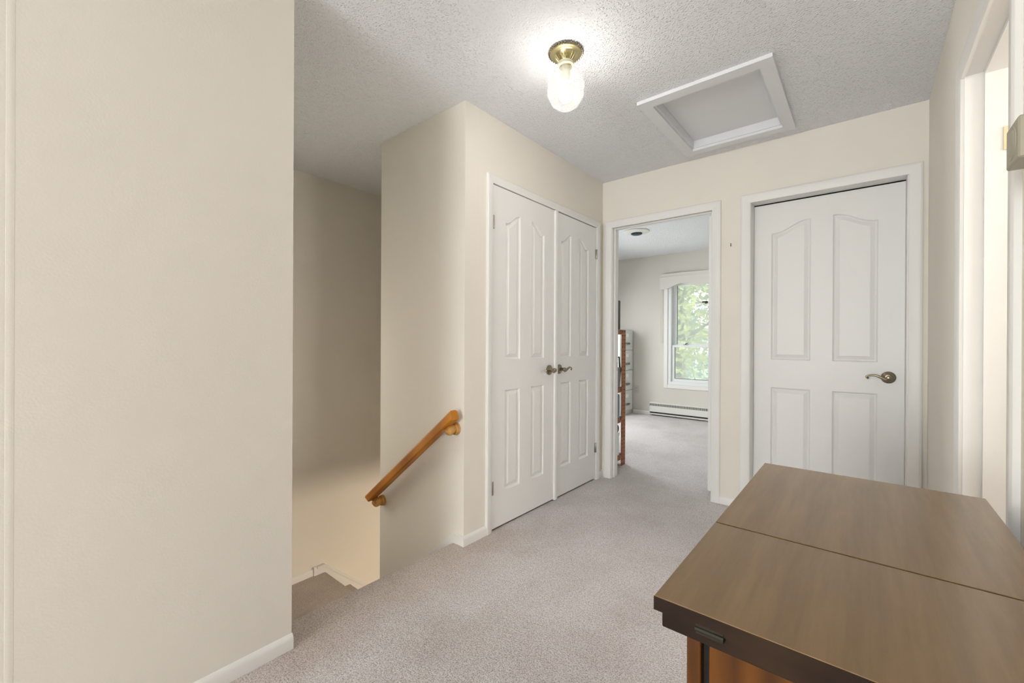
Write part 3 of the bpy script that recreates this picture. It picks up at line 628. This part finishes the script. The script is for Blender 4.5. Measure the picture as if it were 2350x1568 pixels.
# valance shade
vl = thing('window_valance', 'off white scalloped valance shade above the office window', 'valance', (-1.68, YF-.06, 1.88))
bm = newbm(); X0, X1 = -2.335, -1.02; top = 2.085; pts = []
N = 66
def scal(x):
    if x < -2.24: return 1.872
    t = ((x+2.24)/.46) % 1.0
    return 1.872+.070*math.sin(math.pi*min(1, t))**1.3
for k in range(N+1):
    x = X0+(X1-X0)*k/N; pts.append((x, scal(x)))
vt = []; vb = []
for x, z in pts:
    vt.append((bm.verts.new((x, YF-.052, top)), bm.verts.new((x, YF-.044, top)))); vb.append((bm.verts.new((x, YF-.052, z)), bm.verts.new((x, YF-.044, z))))
for k in range(N):
    bm.faces.new([vb[k][0], vb[k+1][0], vt[k+1][0], vt[k][0]]); bm.faces.new([vb[k][1], vt[k][1], vt[k+1][1], vb[k+1][1]])
    bm.faces.new([vb[k][0], vb[k][1], vb[k+1][1], vb[k+1][0]]); bm.faces.new([vt[k][0], vt[k+1][0], vt[k+1][1], vt[k][1]])
bm.faces.new([vb[0][0], vt[0][0], vt[0][1], vb[0][1]]); bm.faces.new([vb[N][0], vb[N][1], vt[N][1], vt[N][0]])
part('skirt', bm, SHADE, vl)
part('head_rail', bxs((X0-.004, X1+.004, YF-.056, YF, 2.082, 2.094), (X0, X1, YF-.058, YF-.051, 2.045, 2.054), bev=.001), SHADE, vl)
part('end_return', bxs((X0, X0+.006, YF-.044, YF, 1.88, 2.082)), SHADE, vl); part('end_return', bxs((X1-.006, X1, YF-.044, YF, 1.88, 2.082)), SHADE, vl)
cord = newbm(); tube(cord, [(X0+.008, YF-.03, 2.05), (X0+.008, YF-.03, 1.13)], .0025, 6); tube(cord, [(X0+.008, YF-.03, 1.13), (X0+.008, YF-.03, 1.115), (X0+.008, YF-.03, 1.085)], [.003, .006, .007], 8); part('cord', cord, SHADE, vl)

# outlet
ol = thing('wall_outlet', 'beige duplex outlet on the office wall beside the filing cabinet', 'outlet', (-2.705, YF, .31))
part('plate', bxs((-2.742, -2.672, YF-.006, YF, .310, .422), bev=.002), OUTLET, ol)
for z in (.388, .344):
    bm = newbm(); lathe(bm, [(0, .0065), (.016, .0065), (.017, .004)], (-2.707, YF, z), (0, -1, 0), 16); s = part('socket', bm, OUTLET, ol)
    part('slots', bxs((-2.714, -2.711, YF-.0073, YF-.006, z-.006, z+.006), (-2.703, -2.700, YF-.0073, YF-.006, z-.006, z+.006)), DARKGAP, s)

# baseboard heater
ht = thing('baseboard_heater', 'white electric baseboard heater under the office window', 'heater', (-1.7, YF-.03, 0))
hx0, hx1 = -2.475, -1.0; hy = YF-.062
part('back_plate', bxs((hx0, hx1, YF-.012, YF, .012, .192)), ENAMEL, ht)
bm = newbm(); prism(bm, [(hx0, YF, .184), (hx0, YF, .194), (hx0, hy+.004, .194), (hx0, hy, .190), (hx0, hy, .181), (hx0, hy+.003, .181), (hx0, hy+.006, .186)], (hx1-hx0, 0, 0)); part('top_lip', bm, ENAMEL, ht)
part('front_panel', bxs((hx0, hx1, hy, hy+.003, .058, .146), bev=.001), ENAMEL, ht); part('bottom_rail', bxs((hx0, hx1, hy+.002, hy+.012, .018, .036), bev=.002), ENAMEL, ht)
part('element', bxs((hx0+.004, hx1-.004, hy+.012, YF-.014, .03, .176)), DARKM, ht)
bm = newbm(); k = hx0+.012
while k < hx1-.008: box(bm, k, k+.0042, hy, hy+.004, .145, .182); k += .0125
o = part('grille', bm, ENAMEL, ht, smooth=False); o['kind'] = 'stuff'
part('end_cap', bxs((hx0-.003, hx0, hy, YF, .010, .194)), ENAMEL, ht); part('end_cap', bxs((hx1, hx1+.003, hy, YF, .010, .194)), ENAMEL, ht)

# filing cabinet
fc = thing('filing_cabinet', 'tall pale grey four drawer filing cabinet in the office corner', 'cabinet', (-3.06, 6.06, 0))
fx = -2.762; fy0, fy1 = 5.85, 6.262; fz = 1.285
part('body', bxs((-3.36, fx-.016, fy0, fy1, 0, fz), bev=.003), FILECAB, fc)
for k in range(4):
    z0 = .06+k*.305; dr = part('drawer', bxs((fx-.015, fx, fy0+.012, fy1-.012, z0, z0+.297), bev=.003), FILECAB, fc)
    yc = (fy0+fy1)/2
    part('label_holder', bxs((fx, fx+.003, yc-.045, yc+.045, z0+.195, z0+.245), bev=.001), LABELW, dr)
    bm = newbm(); box(bm, fx, fx+.022, yc-.055, yc+.055, z0+.095, z0+.108, .003); box(bm, fx+.016, fx+.022, yc-.055, yc+.055, z0+.078, z0+.108, .002); part('pull', bm, STEEL, dr)
bm = newbm(); lathe(bm, [(0, .004), (.008, .004), (.009, 0)], (fx-.015, fy1-.06, fz-.02), (1, 0, 0), 12); part('lock', bm, STEEL, fc)

# ceiling vent in the office
cv = thing('ceiling_diffuser', 'round white ceiling diffuser with a dark centre in the office', 'diffuser', (-2.06, 4.755, H-.04))
bm = newbm(); lathe(bm, [(.143, 0), (.144, -.008), (.135, -.014), (.110, -.017), (.080, -.022), (.070, -.026), (.064, -.024), (.062, 0)], (-2.06, 4.755, H), seg=36); part('flange', bm, ENAMEL, cv)
bm = newbm(); lathe(bm, [(.063, -.023), (.062, -.034), (.052, -.040), (0, -.041)], (-2.06, 4.755, H), seg=28); o = part('damper', bm, plain('dark_teal', srgb(24, 48, 60), .4), cv)

# shelving rack just inside the office door
rk = thing('shelf_rack', 'red oxide slotted metal shelving just inside the office door', 'shelving', (-2.0, 3.42, 0))
def perforated(bm, xf, ya, yb_, z0, z1, th, ncol, pitch):
    """plate on x = xf with rows of round holes"""
    nz = int((z1-z0)/pitch); w = (yb_-ya)/ncol; seg = 8
    for i in range(nz):
        for c in range(ncol):
            y0 = ya+c*w; y1 = y0+w; za = z0+i*pitch; zb_ = za+pitch; cy = (y0+y1)/2; cz = (za+zb_)/2; r = .0062
            for xx in (xf, xf-th):
                corners = [(y1, zb_), (y0, zb_), (y0, za), (y1, za)]
                ov = [bm.verts.new((xx, y, z)) for y, z in corners]
                hv = [bm.verts.new((xx, cy+r*math.cos(math.pi/4+k*math.pi/4), cz+r*math.sin(math.pi/4+k*math.pi/4))) for k in range(8)]
                for k in range(4): bm.faces.new([ov[k], ov[(k+1) % 4], hv[(2*k+2) % 8], hv[(2*k+1) % 8], hv[2*k]])
                if xx == xf: hf = hv
                else:
                    for k in range(8): bm.faces.new([hf[k], hf[(k+1) % 8], hv[(k+1) % 8], hv[k]])
rx = -1.655
def post(x, y0, y1, name='post'):
    bm = newbm(); perforated(bm, x, y0, y1, 0, 1.204, .003, 2, .0344)
    box(bm, x-.04, x, y1, y1+.003, 0, 1.204); o = part(name, bm, ORANGE, rk, smooth=False); return o
post(rx, 3.512, 3.592); post(rx, 3.262, 3.30); post(-2.35, 3.512, 3.592); post(-2.35, 3.262, 3.30)
for z in (1.185, .672, .405, .075):
    for x in (rx-.004, -2.36): part('cross_beam', bxs((x-.02, x, 3.30, 3.512, z-.022, z+.022), bev=.002), ORANGE, rk)
    part('front_beam', bxs((-2.35, rx-.04, 3.572, 3.590, z-.02, z+.02)), ORANGE, rk); part('shelf', bxs((-2.37, rx-.026, 3.27, 3.57, z+.014, z+.022)), BLUEG, rk)
single('storage_case', bxs((-2.1, -1.664, 3.29, 3.505, 1.208, 1.462), bev=.004), BLACKP, 'dark storage case on top of the red shelving', 'case')
bb = thing('storage_bin', 'grey plastic bin on the upper shelf of the red shelving', 'bin', (-1.85, 3.40, .695))
bm = newbm(); prism(bm, [(-1.964, 3.30, .695), (-1.964, 3.50, .695), (-1.964, 3.53, .862), (-1.964, 3.36, .862), (-1.964, 3.28, .80)], (.30, 0, 0)); part('body', bm, GREYP, bb)
part('rim', bxs((-1.97, -1.662, 3.36, 3.535, .860, .872), bev=.002), GREYP, bb)
br = newbm(); tube(br, [(-1.98, 3.31, .866), (-1.98, 3.32, .962), (-1.672, 3.32, .962), (-1.672, 3.42, .962), (-1.672, 3.5, .962), (-1.672, 3.51, .872)], .007, 8); part('handle', br, DARKM, bb)
single('blue_box', bxs((-2.0, -1.664, 3.30, 3.50, .427, .634), bev=.004), BLUEG, 'blue grey box on the middle shelf of the red shelving', 'box')
wbx = thing('white_box', 'white lidded box on the lowest shelf of the red shelving', 'box', (-1.86, 3.40, .097))
part('body', bxs((-2.02, -1.668, 3.30, 3.50, .097, .292), bev=.003), CARDW, wbx); part('lid', bxs((-2.024, -1.664, 3.296, 3.504, .270, .296), bev=.003), CARDW, wbx)
bm = newbm(); lathe(bm, [(0, 0), (.035, 0), (.036, .004), (.036, .20), (.035, .204), (0, .204)], (-1.872, 3.46, .334), (1, 0, 0), 20); rl = single('dark_roll', bm, DARKM, 'dark grey roll lying on the white box', 'roll')

# ------------------------------------------------------------------ outdoors
GZ = -2.9
bm = newbm(); N = 24
for i in range(N):
    for j in range(N):
        pass
vv = [[bm.verts.new((-40+80*i/N, 6.6+60*j/N, GZ+.15*math.sin(i*1.3)*math.cos(j*.9)+(.04*j))) for j in range(N+1)] for i in range(N+1)]
for i in range(N):
    for j in range(N): bm.faces.new([vv[i][j], vv[i+1][j], vv[i+1][j+1], vv[i][j+1]])
struct('ground', bm, GRASS, 'green lawn outside the office window', 'lawn')
def tree(name, x, y, hgt, r, n, lm, label, leaf=.11, low=.25):
    t = thing(name, label, 'tree', (x, y, GZ+.3), 'garden trees outside')
    rnd = random.Random(int(abs(x*100+y*17)))
    bm = newbm(); tube(bm, [(x, y, GZ-.2), (x+.05, y, GZ+hgt*.3), (x-.05, y+.1, GZ+hgt*.62), (x, y, GZ+hgt*.9)], [.2, .16, .10, .03], 10)
    for k in range(9):
        a = rnd.uniform(0, 6.28); z = GZ+hgt*rnd.uniform(.3, .8); l = r*rnd.uniform(.5, .9)
        tube(bm, [(x, y, z), (x+math.cos(a)*l*.5, y+math.sin(a)*l*.5, z+l*.35), (x+math.cos(a)*l, y+math.sin(a)*l, z+l*.6)], [.06, .035, .012], 6)
    part('trunk', bm, BARK, t)
    verts = []; faces = []
    cl = [(rnd.uniform(0, 6.28), rnd.uniform(0, 1)**.5, rnd.uniform(low, 1)) for _ in range(46)]
    for k in range(n):
        a, q, h = rnd.choice(cl); rr_ = r*q*math.sin(math.pi*min(1, max(.1, (h-low)/(1-low)*.85+.12)))
        c = Vector((x+math.cos(a)*rr_+rnd.gauss(0, .24*r*.6), y+math.sin(a)*rr_+rnd.gauss(0, .24*r*.6), GZ+hgt*h+rnd.gauss(0, .3)))
        s = leaf*rnd.uniform(.6, 1.3); u = Vector((rnd.gauss(0, 1), rnd.gauss(0, 1), rnd.gauss(0, 1))).normalized(); w = u.cross(Vector((rnd.gauss(0, 1), rnd.gauss(0, 1), rnd.gauss(0, 1)))).normalized(); nn = u.cross(w)
        b0 = len(verts); verts += [tuple(c-u*s), tuple(c+w*s*.45+nn*s*.12), tuple(c+u*s), tuple(c-w*s*.45+nn*s*.12)]; faces += [(b0, b0+1, b0+2), (b0, b0+2, b0+3)]
    me = bpy.data.meshes.new('foliage'); me.from_pydata([tuple(Vector(v_)-Vector((x, y, GZ+.3))) for v_ in verts], [], faces); me.materials.append(lm)
    o = bpy.data.objects.new('foliage', me); COL.objects.link(o); o.parent = t; o['kind'] = 'stuff'; WL[o] = WL[t]
tree('maple_tree', -3.7, 11.3, 7.2, 1.7, 3600, LEAF_Y, 'sunlit yellow green tree close outside the office window', .10, .5)
tree('ash_tree', -7.4, 17.5, 8.0, 3.0, 6000, LEAF_G, 'mid green tree in the garden at the left of the window', .13, .12)
tree('ash_tree', -1.6, 22.5, 7.4, 2.3, 6000, LEAF_G, 'mid green tree in the garden at the right of the window', .13, .12)
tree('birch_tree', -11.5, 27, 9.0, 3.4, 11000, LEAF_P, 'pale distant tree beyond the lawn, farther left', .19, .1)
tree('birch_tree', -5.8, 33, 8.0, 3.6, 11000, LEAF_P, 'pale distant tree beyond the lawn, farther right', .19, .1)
